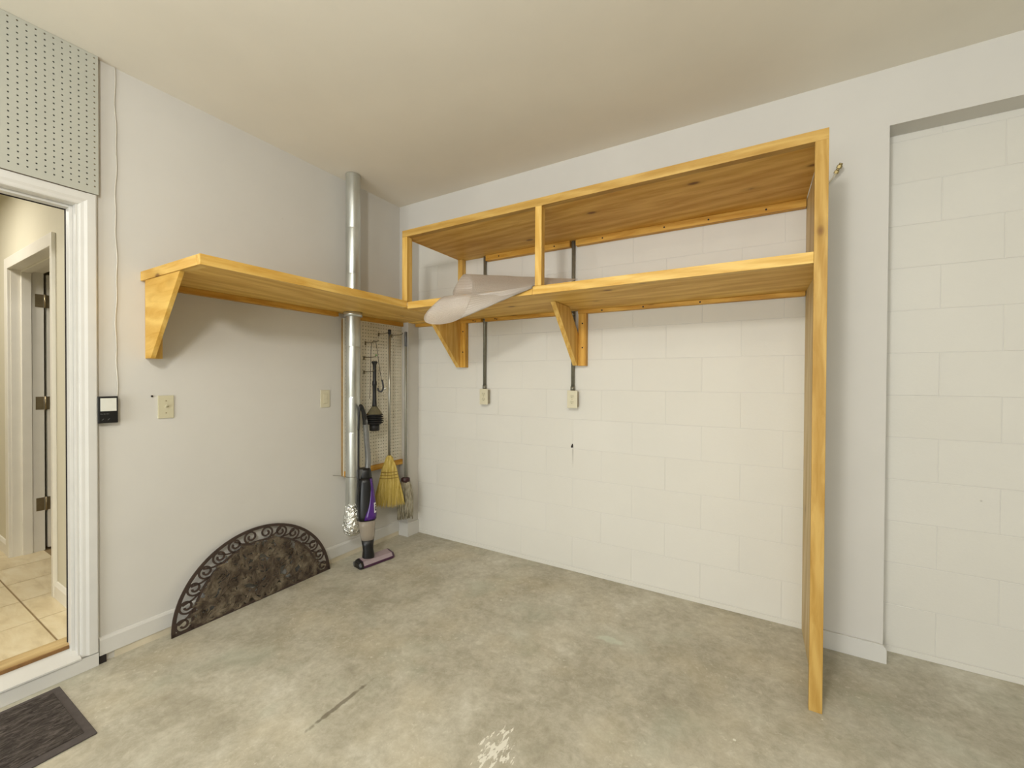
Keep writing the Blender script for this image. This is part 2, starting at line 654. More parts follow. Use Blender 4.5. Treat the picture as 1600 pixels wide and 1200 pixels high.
rb = random.Random(3)
for bx0, bx1, phase in ((0.10, 2.82, 1.509), (3.10, 5.2, 3.51 + 0.2)):
    for k in range(13):
        z0 = 0.030 + 0.2015 * k
        z1 = min(z0 + 0.2015, 2.48)
        if z1 - z0 < 0.03:
            continue
        odd = k % 2 == 0           # course 4 (z .836) carries a joint at the phase line
        x = phase + (0.0 if odd else 0.2) - 0.4 * 20
        while x < bx1:
            a, b = max(x, bx0), min(x + 0.4, bx1)
            if b - a > 0.01:
                dz = rb.uniform(-0.0005, 0.0007)
                g = 0.0014
                MB().box(a + (g if a > bx0 else 0), b - (g if b < bx1 else 0), D + dz, D + 0.0045, z0 + g, z1 - g).build(
                    'concrete_block', m_block, wall_back, 0.0012, 1)
            x += 0.4
for a, b in ((0.1005, 2.8195), (3.1005, 5.1995)):
    MB().box(a, b, D - 0.003, D + 0.003, 0.0, 0.0285).build('base_course', m_block, wall_back, 0.0015, 1)
hp = [(1.505 + r * math.cos(a), 0.854 + r * 1.5 * math.sin(a)) for a, r in [(i * PI / 4, 0.006 + 0.003 * (i % 3)) for i in range(8)]]
MB().prism(hp, 'Y', D - 0.0022, D + 0.002).build('hole', m_dark, wall_back, label='small dark hole in the block wall')

# baseboards
bb = [(0, 0.036), (0.012, 0.036), (0.012, 0.105), (0.008, 0.115), (0, 0.118)]
struct(MB().prism(bb, 'Y', -1.853, -0.012), 'baseboard_left', m_trim, 'white baseboard along the left wall')
struct(MB().box(0, 0.007, -1.80, -0.012, 0, 0.034), 'trim_3', plain('curb_strip', (206, 196, 172), 0.8, var=0.1, scale=8), 'bare strip below the left baseboard')
struct(MB().box(0, 0.013, -1.853, -1.83, 0.0, 0.034), 'trim_4', m_dark, 'dark gap under the end of the baseboard')
bz = [(-0.012, 0), (0, 0), (0, 0.112), (-0.006, 0.112), (-0.012, 0.104)]
struct(MB().prism(bz, 'X', 0.0, 0.112).prism([(0.10, 0), (0.112, 0), (0.112, 0.104), (0.106, 0.112), (0.10, 0.112)], 'Y', 0.0, D), 'baseboard_back', m_trim,
       'white baseboard around the corner pilaster')
bq = [(2.817, 0), (3.112, 0), (3.112, 0.060), (3.108, 0.074), (3.099, 0.083), (3.086, 0.086), (2.817, 0.086)]
struct(MB().prism(bq, 'Y', -0.013, 0.0).box(3.10, 3.112, 0, D, 0, 0.058), 'baseboard_back', m_trim, 'white baseboard with a rounded end at the pilaster', 0.002)

# ------------------------------------------------------------------ doorway to the hall
t1 = thing('trim_1', (0, -2.3, 0), 'white door casing, jambs and sill of the garage doorway', None, None, 'structure')
prof = [(0, 0), (0, 0.0165), (0.004, 0.0185), (0.030, 0.0175), (0.040, 0.0125), (0.050, 0.0105), (0.055, 0.008), (0.057, 0)]
CO = -1.857
MB().prism([(p[1], CO - p[0]) for p in prof], 'Z', 0.062, 2.123).build('side_casing', m_trim, t1)
CL = CO - (1.857 - 2.823) * -1
MB().prism([(p[1], -2.823 + p[0]) for p in prof], 'Z', 0.062, 2.123).build('side_casing', m_trim, t1)
MB().prism([(p[1], 2.123 - p[0]) for p in prof], 'Y', -2.823, CO).build('head_casing', m_trim, t1) if False else None
hc = MB()
hc.add([(p[1], -2.823 + p[0], 2.123 - p[0]) for p in prof] + [(p[1], CO - p[0], 2.123 - p[0]) for p in prof],
       [(i, (i + 1) % 8, 8 + (i + 1) % 8, 8 + i) for i in range(8)] + [tuple(range(7, -1, -1)), tuple(range(8, 16))])
hc.build('head_casing', m_trim, t1)
MB().box(-0.125, 0.002, DR - 0.006, DR + 0.002, 0.06, 2.072).build('side_jamb', m_trim, t1)
MB().box(-0.125, 0.002, DL - 0.002, DL + 0.006, 0.06, 2.072).build('side_jamb', m_trim, t1)
MB().box(-0.125, 0.002, DL + 0.006, DR - 0.006, 2.066, 2.074).build('head_jamb', m_trim, t1)
MB().box(-0.078, -0.036, DR - 0.018, DR - 0.006, 0.078, 2.066).build('door_stop', m_trim, t1, 0.002)
MB().box(-0.078, -0.036, DL + 0.006, DR - 0.018, 2.054, 2.066).build('door_stop', m_trim, t1, 0.002)
MB().box(-0.084, -0.078, DR - 0.021, DR - 0.006, 0.10, 2.066).build('weatherstrip', m_dark, t1)
MB().box(-0.084, -0.078, DL + 0.006, DR - 0.006, 2.0505, 2.066).build('weatherstrip', m_dark, t1)
MB().box(0.0, 0.021, -2.823, CO, 0.0, 0.058).build('riser_board', m_trim, t1, 0.002)
MB().prism([(0.026, 0.061), (0.026, 0.068), (-0.062, 0.094), (-0.12, 0.094), (-0.12, 0.0), (-0.001, 0.0), (-0.001, 0.061)], 'Y', DL, DR).build('sill', m_trim, t1)
MB().prism([(-0.06, 0.094), (-0.066, 0.112), (-0.108, 0.124), (-0.122, 0.124), (-0.122, 0.094)], 'Y', DL + 0.006, DR - 0.006).build('threshold', m_oak, t1, label='tan wooden threshold strip')
MB().box(-0.0665, -0.058, DL + 0.007, DR - 0.0185, 0.0935, 0.108).build('threshold_nosing', plain('dark_oak', (126, 90, 48), 0.6, var=0.15), t1, 0.002, label='dark brown front edge of the threshold')

# ------------------------------------------------------------------ the hall behind the doorway
ZF = 0.124
YC = -1.842
fl2 = struct(MB().box(-3.3, -0.12, -3.5, 0.0, 0.0, ZF - 0.004), 'floor', m_grout, 'cream tiled hall floor')
gx = [-0.120, -0.435, -0.753, -1.072, -1.395, -1.718, -2.04, -2.363, -2.69]
gy = [YC + 0.14, -1.957, -2.28, -2.603, -2.926]
for i in range(len(gx) - 1):
    for j in range(len(gy) - 1):
        MB().box(gx[i + 1] + 0.003, gx[i] - 0.003, gy[j + 1] + 0.0035, gy[j] - 0.0035, ZF - 0.005, ZF).build('tile', m_tile, fl2)
OX0, OX1, OZ = -1.620, -0.690, 2.022            # opening of the hall door
ww = MB().box(OX1, -0.12, YC, -1.70, 0.0, 2.56).box(-3.3, OX0, YC, -1.70, 0.0, 2.56).box(OX0, OX1, YC, -1.70, OZ, 2.56)
struct(ww, 'wall_back', m_hall, 'cream hall wall with a door')
struct(MB().box(-3.3, -0.12, -3.5, 0.0, 2.56, 2.64), 'ceiling', m_ceil, 'white hall ceiling')
struct(MB().box(-3.4, -3.3, -3.5, 0.1, 0.0, 2.6), 'wall_left', m_hall, 'cream far wall of the hall')
struct(MB().box(-3.3, -0.12, -3.6, -3.5, 0.0, 2.6), 'wall_front', m_hall, 'cream front wall of the hall')
struct(MB().box(-3.3, -0.12, -0.10, 0.0, 0.0, 2.6), 'wall_back', m_hall, 'back wall of the room behind the hall door')
hb = [(YC, ZF), (YC - 0.013, ZF), (YC - 0.013, ZF + 0.065), (YC - 0.005, ZF + 0.082), (YC, ZF + 0.084)]
struct(MB().prism(hb, 'X', -0.655, -0.122), 'baseboard_back', m_trimhall, 'white hall baseboard right of the inner door')
struct(MB().prism(hb, 'X', -3.3, -1.690), 'baseboard_back', m_trimhall, 'white hall baseboard left of the inner door')
t2 = thing('trim_2', (-1.2, YC, ZF), 'white casing and jambs of the inner hall door', None, None, 'structure')
CW = 0.07
MB().box(-0.688, -0.655, YC - 0.017, YC, ZF, 2.080).build('side_casing', m_trimhall, t2, 0.003)
MB().box(-1.690, -1.615, YC - 0.017, YC, ZF, 2.080).build('side_casing', m_trimhall, t2, 0.003)
MB().box(-1.615, -0.688, YC - 0.017, YC, 2.010, 2.080).build('head_casing', m_trimhall, t2, 0.003)
MB().box(OX0 - 0.002, OX0 + 0.008, YC - 0.001, -1.698, ZF, OZ).build('side_jamb', m_trimhall, t2)
MB().box(OX1 - 0.008, OX1 + 0.002, YC - 0.001, -1.698, ZF, OZ).build('side_jamb', m_trimhall, t2)
MB().box(OX0, OX1, YC - 0.001, -1.698, OZ - 0.010, OZ).build('head_jamb', m_trimhall, t2)
MB().box(OX0 + 0.008, OX0 + 0.020, -1.80, -1.755, ZF, OZ - 0.010).build('door_stop', m_trimhall, t2, 0.002)
MB().box(OX0 + 0.02, OX1 - 0.008, -1.80, -1.755, OZ - 0.022, OZ - 0.010).build('door_stop', m_trimhall, t2, 0.002)
d1 = thing('door_1', (-1.63, -1.68, ZF), 'white hall door standing open beyond the garage doorway', None, None, 'structure')
MB().box(-1.652, -1.617, -1.684, -0.92, ZF + 0.012, OZ - 0.014).build('door_slab', m_trimhall, d1, 0.002)
for z in (1.825, 1.131, 0.443):
    h_ = MB()
    h_.box(OX0 + 0.008, OX0 + 0.0105, -1.738, -1.700, z - 0.044, z + 0.044)
    h_.tube([(OX0 + 0.014, -1.692, z - 0.046), (OX0 + 0.014, -1.692, z + 0.046)], 0.0065, 10)
    h_.box(-1.617, -1.6145, -1.684, -1.672, z - 0.044, z + 0.044)
    h_.build('hinge', m_nickel, d1, label='brushed nickel hinge')

# ------------------------------------------------------------------ pegboards
def perf(mb, X, xb, ys, zs, r):
    """perforated board in the YZ plane, front face at X, back at xb; ys, zs = hole centre lines"""
    dy = abs(ys[1] - ys[0]) / 2
    dz = abs(zs[1] - zs[0]) / 2
    for y in ys:
        for z in zs:
            o = [(-dy, -dz), (0, -dz), (dy, -dz), (dy, 0), (dy, dz), (0, dz), (-dy, dz), (-dy, 0)]
            i = [(r * math.cos(a), r * math.sin(a)) for a in [(-3 + k) * PI / 4 for k in range(8)]]
            v = [(X, y + p[0], z + p[1]) for p in o] + [(X, y + p[0], z + p[1]) for p in i] + [(xb, y + p[0], z + p[1]) for p in i]
            f = [(k, (k + 1) % 8, 8 + (k + 1) % 8, 8 + k) for k in range(8)]
            f += [(8 + k, 8 + (k + 1) % 8, 16 + (k + 1) % 8, 16 + k) for k in range(8)]
            mb.add(v, f)


def pegboard(name, X, y0, y1, z0, z1, fy, fz, pitch, r, m, label):
    e = thing(name, (0, (y0 + y1) / 2, z0), label, 'pegboard')
    n = int((y1 - y0 - 0.004) / pitch)
    ys = [fy - pitch * k for k in range(0, 80) if y0 + pitch * 0.5 <= fy - pitch * k]
    zs = [fz - pitch * k for k in range(0, 80) if z0 + pitch * 0.5 <= fz - pitch * k]
    mb = MB()
    perf(mb, X, X - 0.005, ys, zs, r)
    a, b = min(ys) - pitch / 2, max(ys) + pitch / 2
    c, d = min(zs) - pitch / 2, max(zs) + pitch / 2
    for q in ((y0, a, z0, z1), (b, y1, z0, z1), (a, b, z0, c), (a, b, d, z1)):
        if q[1] - q[0] > 1e-4 and q[3] - q[2] > 1e-4:
            mb.box(X - 0.005, X, *q)
    mb.build('perforated_board', m, e, recalc=False)
    fr = MB()
    fr.box(0.0005, X - 0.005, y1 - 0.03, y1 - 0.0005, z0 + 0.001, z1 - 0.001)
    fr.box(0.0005, X - 0.005, y0 + 0.0005, y0 + 0.03, z0 + 0.001, z1 - 0.001)
    fr.box(0.0005, X - 0.005, y0 + 0.03, y1 - 0.03, z0 + 0.001, z0 + 0.012)
    fr.box(0.0005, X - 0.005, y0 + 0.03, y1 - 0.03, z1 - 0.012, z1 - 0.001)
    fr.build('furring', m_hardboard, e, label='raw tan furring strips at the edges')
    MB().box(0.0006, 0.003, y0 + 0.0305, y1 - 0.0305, z0 + 0.0125, z1 - 0.0125).build('hole_shade_sheet', m_dark, e, label='dark sheet added to make the holes look shaded')  # dark sheet added behind the board, shade painted into the holes
    return e


pegboard('pegboard', 0.025, -2.823, -1.856, 2.125, 2.742, -1.8645, 2.7285, 0.0248, 0.0033, m_peg,
         'white pegboard above the doorway up at the ceiling')
pb = pegboard('pegboard', 0.030, -0.570, -0.001, 0.600, 1.742, -0.020, 1.730, 0.0254, 0.0042, m_peg2,
              'cream pegboard in the corner behind the broom and mop')
MB().box(0.030, 0.044, -0.566, -0.004, 0.598, 0.640).build('bottom_strip', m_ledge['Y'], pb, 0.002, label='orange pine strip along the bottom')

# ------------------------------------------------------------------ left wall shelf
sh = thing('wall_shelf', (0, -0.85, 1.776), 'pine plywood shelf along the left wall with a triangular end bracket, duct passing through it', 'shelf')
ZB = 1.776
mb = MB()
PX, PY, PR = 0.12, -0.562, 0.0495


def plate_hole(mb, x0, x1, y0, y1, cx, cy, r, z0, z1):
    o = [(x0, y0), (cx, y0), (x1, y0), (x1, cy), (x1, y1), (cx, y1), (x0, y1), (x0, cy)]
    i = [(cx + r * math.cos(a), cy + r * math.sin(a)) for a in [(-3 + k) * PI / 4 for k in range(8)]]
    v = []
    for z in (z0, z1):
        v += [(p[0], p[1], z) for p in o] + [(p[0], p[1], z) for p in i]
    f = []
    for k in range(8):
        q = (k + 1) % 8
        f += [(k, q, 8 + q, 8 + k), (16 + k, 16 + q, 24 + q, 24 + k), (8 + k, 8 + q, 24 + q, 24 + k), (k, q, 16 + q, 16 + k)]
    mb.add(v, f)


mb.box(0.001, 0.562, -1.66, PY - 0.10, ZB, ZB + 0.020)
mb.box(0.001, 0.562, PY + 0.10, -0.001, ZB, ZB + 0.020)
mb.box(PX + 0.10, 0.562, PY - 0.10, PY + 0.10, ZB, ZB + 0.020)
plate_hole(mb, 0.001, PX + 0.10, PY - 0.10, PY + 0.10, PX, PY, 0.058, ZB, ZB + 0.020)
mb.build('shelf_board', m_plyY, sh)
MB().box(0.562, 0.600, -1.699, -0.522, ZB - 0.0005, ZB + 0.044).build('front_rail', m_pine['Y'], sh, 0.0015)
MB().box(0.001, 0.562, -1.699, -1.66, ZB - 0.0005, ZB + 0.044).build('end_rail', m_pine['X'], sh, 0.0015)
MB().box(0.001, 0.040, -1.626, -0.618, 1.746, ZB - 0.0005).build('ledger', m_ledge['Y'], sh, 0.0015)
MB().box(0.001, 0.046, -0.500, -0.001, 1.743, ZB - 0.0005).build('ledger', m_ledge['Y'], sh, 0.0015)
br = MB().prism([(0.043, ZB - 0.001), (0.405, ZB - 0.001), (0.100, 1.400), (0.043, 1.400)], 'Y', -1.694, -1.675).build('bracket', m_plyX, sh, 0.0015)
MB().box(0.001, 0.0425, -1.682, -1.627, 1.400, ZB - 0.0005).build('cleat', m_pine['Z'], br, 0.0015)

# ------------------------------------------------------------------ storage rack on the back wall
rk = thing('storage_rack', (1.69, -0.2, 0), 'tall pine and plywood rack with two long shelves against the block wall', 'shelf')
FY = -0.520
MB().box(0.557, 2.797, -0.480, D - 0.002, 2.243, 2.262).build('top_board', m_plyX, rk)
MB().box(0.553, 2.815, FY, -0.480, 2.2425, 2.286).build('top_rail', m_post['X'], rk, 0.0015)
MB().box(0.553, 0.597, FY, -0.472, 1.8205, 2.2425).build('corner_post', m_pine['Z'], rk, 0.0015)
MB().box(1.541, 1.580, FY, -0.480, 1.8145, 2.2425).build('middle_post', m_pine['Z'], rk, 0.0015)
MB().box(0.557, 0.600, 0.072, D - 0.002, 1.796, 2.2425).build('rear_post', m_pine['Z'], rk, 0.0015)
MB().box(2.800, 2.815, -0.500, D - 0.002, 0.0, 2.2425).build('side_panel', m_plyZ, rk)
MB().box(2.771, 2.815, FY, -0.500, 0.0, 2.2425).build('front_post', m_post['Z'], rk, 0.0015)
MB().box(0.6005, 2.7995, -0.480, D - 0.002, 1.770, 1.790).box(0.102, 0.6005, 0.0005, D - 0.002, 1.770, 1.790).build('lower_board', m_plyX, rk)
MB().box(0.6005, 1.526, FY, -0.480, 1.769, 1.814).build('lower_rail', m_pine['X'], rk, 0.0015)
MB().box(1.5275, 2.7705, FY, -0.480, 1.769, 1.814).build('lower_rail', m_pine['X'], rk, 0.0015)
for a, b in ((0.103, 0.772), (0.808, 1.490), (1.556, 2.797)):
    MB().box(a, b, 0.080, D - 0.002, 1.7465, 1.7695).build('ledger', m_ledge['X'], rk, 0.0015)
for a, b in ((0.812, 1.494), (1.536, 2.797)):
    MB().box(a, b, 0.080, D - 0.002, 2.203, 2.2428).build('ledger', m_ledge['X'], rk, 0.0015)
b1 = MB().prism([(0.084, 1.401), (0.084, 1.768), (-0.280, 1.768), (0.070, 1.401)], 'X', 0.543, 0.577).build('bracket', m_brace, rk, 0.0015)
MB().box(0.5775, 0.627, 0.080, D - 0.002, 1.400, 1.746).build('cleat', m_ledge['Z'], b1, 0.0015)
b2 = MB().prism([(0.110, 1.402), (0.062, 1.402), (-0.292, 1.768), (-0.070, 1.768), (0.058, 1.640), (0.110, 1.585)], 'X', 1.528, 1.559).build('bracket', m_brace, rk, 0.0015)
MB().box(1.5595, 1.612, 0.080, D - 0.002, 1.400, 1.746).build('cleat', m_ledge['Z'], b2, 0.0015)
sc = MB()
for x, y, z in [(0.602, 0.0795, 1.52), (0.602, 0.0795, 1.68), (1.588, 0.0795, 1.52), (1.588, 0.0795, 1.68), (0.70, 0.0795, 1.758), (0.72, 0.0795, 1.754),
                (0.90, 0.0795, 1.760), (0.915, 0.0795, 1.756), (1.455, 0.0795, 1.757), (1.72, 0.0795, 1.757), (1.98, 0.0795, 1.757), (2.30, 0.0795, 1.757),
                (0.93, 0.0795, 2.222), (1.38, 0.0795, 2.222), (1.72, 0.0795, 2.222), (2.10, 0.0795, 2.222), (2.34, 0.0795, 2.222), (2.62, 0.0795, 2.222)]:
    sc.tube([(x, y + 0.001, z), (x, y - 0.0008, z)], 0.0052, 8)
o = sc.build('screw_heads', m_screw, rk, label='small black screw heads in the ledgers and cleats')
o['kind'] = 'stuff'

# ------------------------------------------------------------------ galvanised duct
du = thing('vent_duct', (PX, PY, 0.2), 'tall round galvanised duct rising through the shelf to the ceiling, foil bulb below', 'duct')
joints = [H - 0.003, 2.357, 2.038, 1.755, 1.528, 1.175, 0.925, 0.40]
for a, b in zip(joints[:-1], joints[1:]):
    MB().lathe([(PR, a), (PR, b + 0.012), (PR - 0.0012, b + 0.008), (PR - 0.0012, b + 0.002), (PR - 0.0005, b)], (PX, PY), 40, caps=False).build('duct_section', m_galv, du)
MB().lathe([(0.051, 1.744), (0.063, 1.746), (0.063, 1.774), (0.051, 1.7755)], (PX, PY), 40, caps=False).build('collar', m_galv, du)
fb = MB()
pr_ = [(0.049, 0.43), (0.051, 0.40), (0.056, 0.36), (0.062, 0.32), (0.067, 0.28), (0.066, 0.245), (0.058, 0.218), (0.040, 0.203), (0.012, 0.199)]
rf = random.Random(5)
fine = []
for i in range(len(pr_) - 1):
    for k in range(4):
        t_ = k / 4
        fine.append((pr_[i][0] * (1 - t_) + pr_[i + 1][0] * t_, pr_[i][1] * (1 - t_) + pr_[i + 1][1] * t_))
fine.append(pr_[-1])
fb.lathe(fine, (PX, PY), 40, smooth=False)
fb.v = [(PX + (x - PX) * (1 + rf.uniform(-0.05, 0.05)), PY + (y - PY) * (1 + rf.uniform(-0.05, 0.05)), z + rf.uniform(-0.002, 0.002)) for x, y, z in fb.v]
fb.build('foil_bulb', m_foil, du, label='crinkled aluminium foil bulb')
MB().tube([(PX + 0.052 * math.cos(a), PY + 0.052 * math.sin(a), 0.618) for a in [k * PI / 12 for k in range(25)]], 0.0016, 6).tube(
    [(PX - 0.03, PY - 0.042, 0.618), (0.002, PY - 0.075, 0.622)], 0.0016, 6).build('strap_wire', m_hook, du)

# ------------------------------------------------------------------ conduits with outlets
def outlet(cx, zc, xt, label):
    e = thing('conduit_outlet', (cx, D, 1.115), label, 'outlet')
    MB().tube([(xt, 0.104, 1.232), (xt, 0.104, 2.478)], 0.0118, 14).build('conduit', m_steel, e)
    MB().tube([(xt, 0.104, 1.231), (xt, 0.104, 1.262)], 0.0150, 12).build('connector', m_steel, e)
    MB().tube([(xt, 0.104, 1.735), (xt, 0.104, 1.765)], 0.0138, 12).build('coupling', m_steel, e)
    MB().box(cx - 0.027, cx + 0.027, 0.074, D - 0.0015, zc - 0.052, zc + 0.052).build('box', m_boxsteel, e, 0.003, label='steel surface box')
    p = MB().box(cx - 0.036, cx + 0.036, 0.067, 0.0745, zc - 0.059, zc + 0.059).build('cover_plate', m_ivory, e, 0.003)
    for s in (-1, 1):
        zz = zc + s * 0.0195
        pts = [(cx + 0.0165 * math.cos(a), zz + max(-0.0125, min(0.0125, 0.0165 * math.sin(a)))) for a in [k * PI / 10 for k in range(20)]]
        MB().prism(pts, 'Y', 0.0655, 0.068).build('receptacle', m_almond, p)
        sl = MB().box(cx - 0.0075, cx - 0.0052, 0.0651, 0.066, zz - 0.001, zz + 0.0075).box(cx + 0.0052, cx + 0.0075, 0.0651, 0.066, zz - 0.001, zz + 0.0065)
        sl.tube([(cx, 0.0651, zz - 0.0068), (cx, 0.066, zz - 0.0068)], 0.0024, 8)
        sl.build('slots', m_slot, p)
    MB().tube([(cx, 0.0663, zc), (cx, 0.0675, zc)], 0.0026, 8).build('screw', m_nickel, p)


outlet(0.808, 1.176, 0.792, 'ivory surface outlet at the foot of the left grey conduit, nearer the broom')
outlet(1.523, 1.176, 1.512, 'ivory surface outlet at the foot of the right grey conduit, behind the middle bracket')

# ------------------------------------------------------------------ things on the left wall
sw = thing('light_switch', (0, -1.601, 1.10), 'almond toggle light switch plate below the shelf bracket', 'light switch')
p = MB().box(0.0005, 0.0065, -1.634, -1.568, 1.102, 1.217).build('cover_plate', m_almond, sw, 0.002)
MB().box(0.006, 0.0078, -1.606, -1.596, 1.148, 1.172).build('toggle_surround', m_ivory, p)
MB().prism([(0.0075, 1.155), (0.0075, 1.165), (0.019, 1.172), (0.020, 1.166)], 'Y', -1.6045, -1.5975).build('toggle', m_almond, sw)
for z in (1.129, 1.190):
    MB().tube([(0.006, -1.601, z), (0.0073, -1.601, z)], 0.003, 8).build('screw', m_nickel, sw)
rc = thing('wall_plate', (0, -0.7, 1.105), 'small ivory rocker plate on the wall just left of the duct', 'light switch')
p = MB().box(0.0005, 0.0065, -0.735, -0.666, 1.107, 1.228).build('cover_plate', m_ivory, rc, 0.002)
MB().box(0.006, 0.0085, -0.7175, -0.6835, 1.134, 1.201).build('rocker_frame', m_almond, rc, 0.001)
MB().prism([(0.0082, 1.138), (0.012, 1.138), (0.0088, 1.1675), (0.0105, 1.197), (0.0082, 1.197)], 'Y', -0.714, -0.687).build('rocker', m_ivory, rc)
wc = thing('wall_control', (0, -1.825, 1.098), 'black garage door control with a white push button beside the door casing', 'wall control')
MB().box(0.0005, 0.028, -1.8565, -1.790, 1.098, 1.220).build('body', m_black, wc, 0.003)
MB().box(0.0275, 0.0315, -1.851, -1.796, 1.153, 1.212).build('push_button', m_white, wc, 0.0015)
mk = MB()
for k, w in enumerate((0.004, 0.003, 0.0045, 0.003, 0.004, 0.003)):
    mk.box(0.0278, 0.0285, -1.850 + k * 0.0052, -1.850 + k * 0.0052 + w * 0.7, 1.1385, 1.1425 - (k % 2) * 0.001)
for y in (-1.843, -1.823):
    mk.prism([(y - 0.004, 1.112), (y - 0.001, 1.112), (y + 0.005, 1.119), (y + 0.002, 1.119)], 'X', 0.0278, 0.0285)
mk.build('marks', m_grey, wc, label='faint grey lettering and two small icons')
wp = []
for k in range(29):
    z = 1.218 + (H - 0.003 - 1.218) * k / 28
    wp.append((0.004, -1.788 + 0.0018 * math.sin(k * 1.7) + 0.0025 * math.sin(k * 0.63 + 1), z))
single(MB().tube(crom(wp, 3), 0.0026, 6), 'bell_wire', m_wirecl, 'thin white bell wire running from the ceiling down to the black control', 'wire')
single(MB().tube([(0.0, -1.657, 1.215), (0.004, -1.657, 1.2152)], 0.0032, 8).tube([(0.004, -1.657, 1.2152), (0.0058, -1.657, 1.2153)], 0.005, 8),
       'nail', m_screw, 'small dark nail in the wall left of the toggle switch', 'nail')

# coax stub on the right pilaster
cx = thing('coax_cable', (2.862, 0, 2.27), 'short coaxial cable with metal connectors sticking out right of the rack', 'cable')
MB().tube(crom([(2.862, 0.0, 2.262), (2.868, -0.012, 2.262), (2.882, -0.024, 2.270), (2.894, -0.034, 2.284), (2.899, -0.040, 2.294)], 5), 0.0042, 8).build('cable', m_cable, cx)
cn = MB()
d_ = Vector((0.42, -0.36, 0.83)).normalized()
b_ = Vector((2.8985, -0.0395, 2.293))
cn.tube([b_, b_ + d_ * 0.013], 0.0100, 6, smooth=False).tube([b_ + d_ * 0.013, b_ + d_ * 0.023], 0.0072, 10)
cn.tube([b_ + d_ * 0.023, b_ + d_ * 0.036], 0.0112, 6, smooth=False).tube([b_ + d_ * 0.036, b_ + d_ * 0.045], 0.0082, 10)
cn.build('connector', m_brass, cx)

# ------------------------------------------------------------------ pegboard hooks and what hangs there
def hook(y, z, L, label, tip=None):
    mb = MB().tube(crom([(0.029, y, z), (0.033, y, z), (0.033 + L * 0.5, y + 0.004, z - 0.002), (0.033 + L * 0.9, y + 0.006, z + 0.002), (0.033 + L, y + 0.006, z + 0.014)], 4), 0.0028, 7)
    mb.box(0.0302, 0.0325, y - 0.006, y + 0.006, z - 0.020, z + 0.008)
    e = single(mb, 'pegboard_hook', m_hook, label, 'hook', 'wire hooks on the corner pegboard', origin=(0.03, y, z))
    if tip:
        q = MB().tube([(0.033 + L * 0.97, y + 0.006, z + 0.008), (0.033 + L * 1.0, y + 0.006, z + 0.018)], 0.0048, 8)
        q.build('tip', tip, e, label='green rubber tip')
    return e


hook(-0.378, 1.583, 0.13, 'wire peg hook carrying the black cord loop, highest above the plunger')
hook(-0.392, 1.470, 0.125, 'green tipped wire peg hook just above the plunger handle', m_green)
hook(-0.392, 1.362, 0.10, 'wire peg hook level with the plunger handle grip')
hook(-0.250, 1.660, 0.095, 'wire peg hook holding the top of the broom handle')
hook(-0.115, 1.662, 0.115, 'wire peg hook holding the top of the mop handle')

# plunger
px_, py_ = 0.112, -0.362
pl = thing('plunger', (px_, py_, 0.918), 'black bellows plunger hanging on the pegboard', 'plunger')
MB().lathe([(0.004, 1.440), (0.018, 1.440), (0.024, 1.432), (0.020, 1.426), (0.0135, 1.412), (0.0125, 1.385), (0.0138, 1.365), (0.0125, 1.35), (0.013, 1.315),
            (0.0125, 1.295), (0.0165, 1.288), (0.0175, 1.262), (0.0145, 1.254), (0.0135, 1.20), (0.0145, 1.15), (0.017, 1.11), (0.019, 1.098)], (px_, py_), 20).build('handle', m_black, pl)
MB().lathe([(0.019, 1.100), (0.025, 1.090), (0.034, 1.078), (0.044, 1.062), (0.055, 1.046), (0.058, 1.043)], (px_, py_), 28).build('cone', plain('dusty_rubber', (104, 98, 74), 0.75, var=0.15), pl, label='dusty grey-green rubber cone')
bl = [(0.050, 1.044)]
for k in range(5):
    z = 1.040 - 0.015 * k
    R0 = (0.061, 0.063, 0.066, 0.066, 0.062)[k]
    bl += [(R0, z), (R0, z - 0.004), (0.050, z - 0.0085), (0.050, z - 0.011)]
bl += [(0.046, 0.966)]
MB().lathe(bl, (px_, py_), 28, smooth=False).build('bellows', m_rubber, pl)
MB().lathe([(0.036, 0.970), (0.0365, 0.94), (0.036, 0.920), (0.034, 0.918), (0.02, 0.919)], (px_, py_), 24).build('cup', m_rubber, pl)

# cord loop with a clip
cd = thing('cord_loop', (0.14, -0.36, 1.19), 'thin dark cord loop hanging from the top hook beside the plunger, with a black clip', 'cord')
cord = [(0.127, -0.420, 1.16), (0.122, -0.412, 1.26), (0.116, -0.404, 1.37), (0.112, -0.398, 1.46), (0.108, -0.388, 1.555), (0.110, -0.376, 1.5868), (0.130, -0.372, 1.5868), (0.135, -0.365, 1.56), (0.142, -0.352, 1.45),
        (0.150, -0.340, 1.35), (0.158, -0.334, 1.295)]
MB().tube(crom(cord, 4), 0.0018, 6).build('cord', m_screw, cd)
MB().tube(crom([(0.158, -0.334, 1.300), (0.165, -0.330, 1.275), (0.168, -0.330, 1.235), (0.158, -0.338, 1.213), (0.142, -0.350, 1.218), (0.136, -0.352, 1.238)], 5), 0.0062, 8).build('clip', m_black, cd)
MB().tube([(0.172, -0.325, 1.232), (0.186, -0.318, 1.240)], 0.0045, 8).build('buckle', m_white, cd, label='small pale metal end')

# broom
bx, by = 0.122, -0.224
bm_ = thing('broom', (bx, by, 0.31), 'broom with a metal handle and yellow corn bristles hanging on the pegboard', 'broom')
MB().tube([(bx, by, 0.69), (bx, by, 1.668)], 0.0098, 14).build('handle', m_alu, bm_)
MB().lathe([(0.0125, 1.655), (0.0125, 1.688), (0.009, 1.692)], (bx, by), 14).build('end_cap', m_black, bm_)
wdir = Vector((0.62, 0.785, 0.0))
tdir = Vector((0.785, -0.62, 0.0))
rb = random.Random(11)


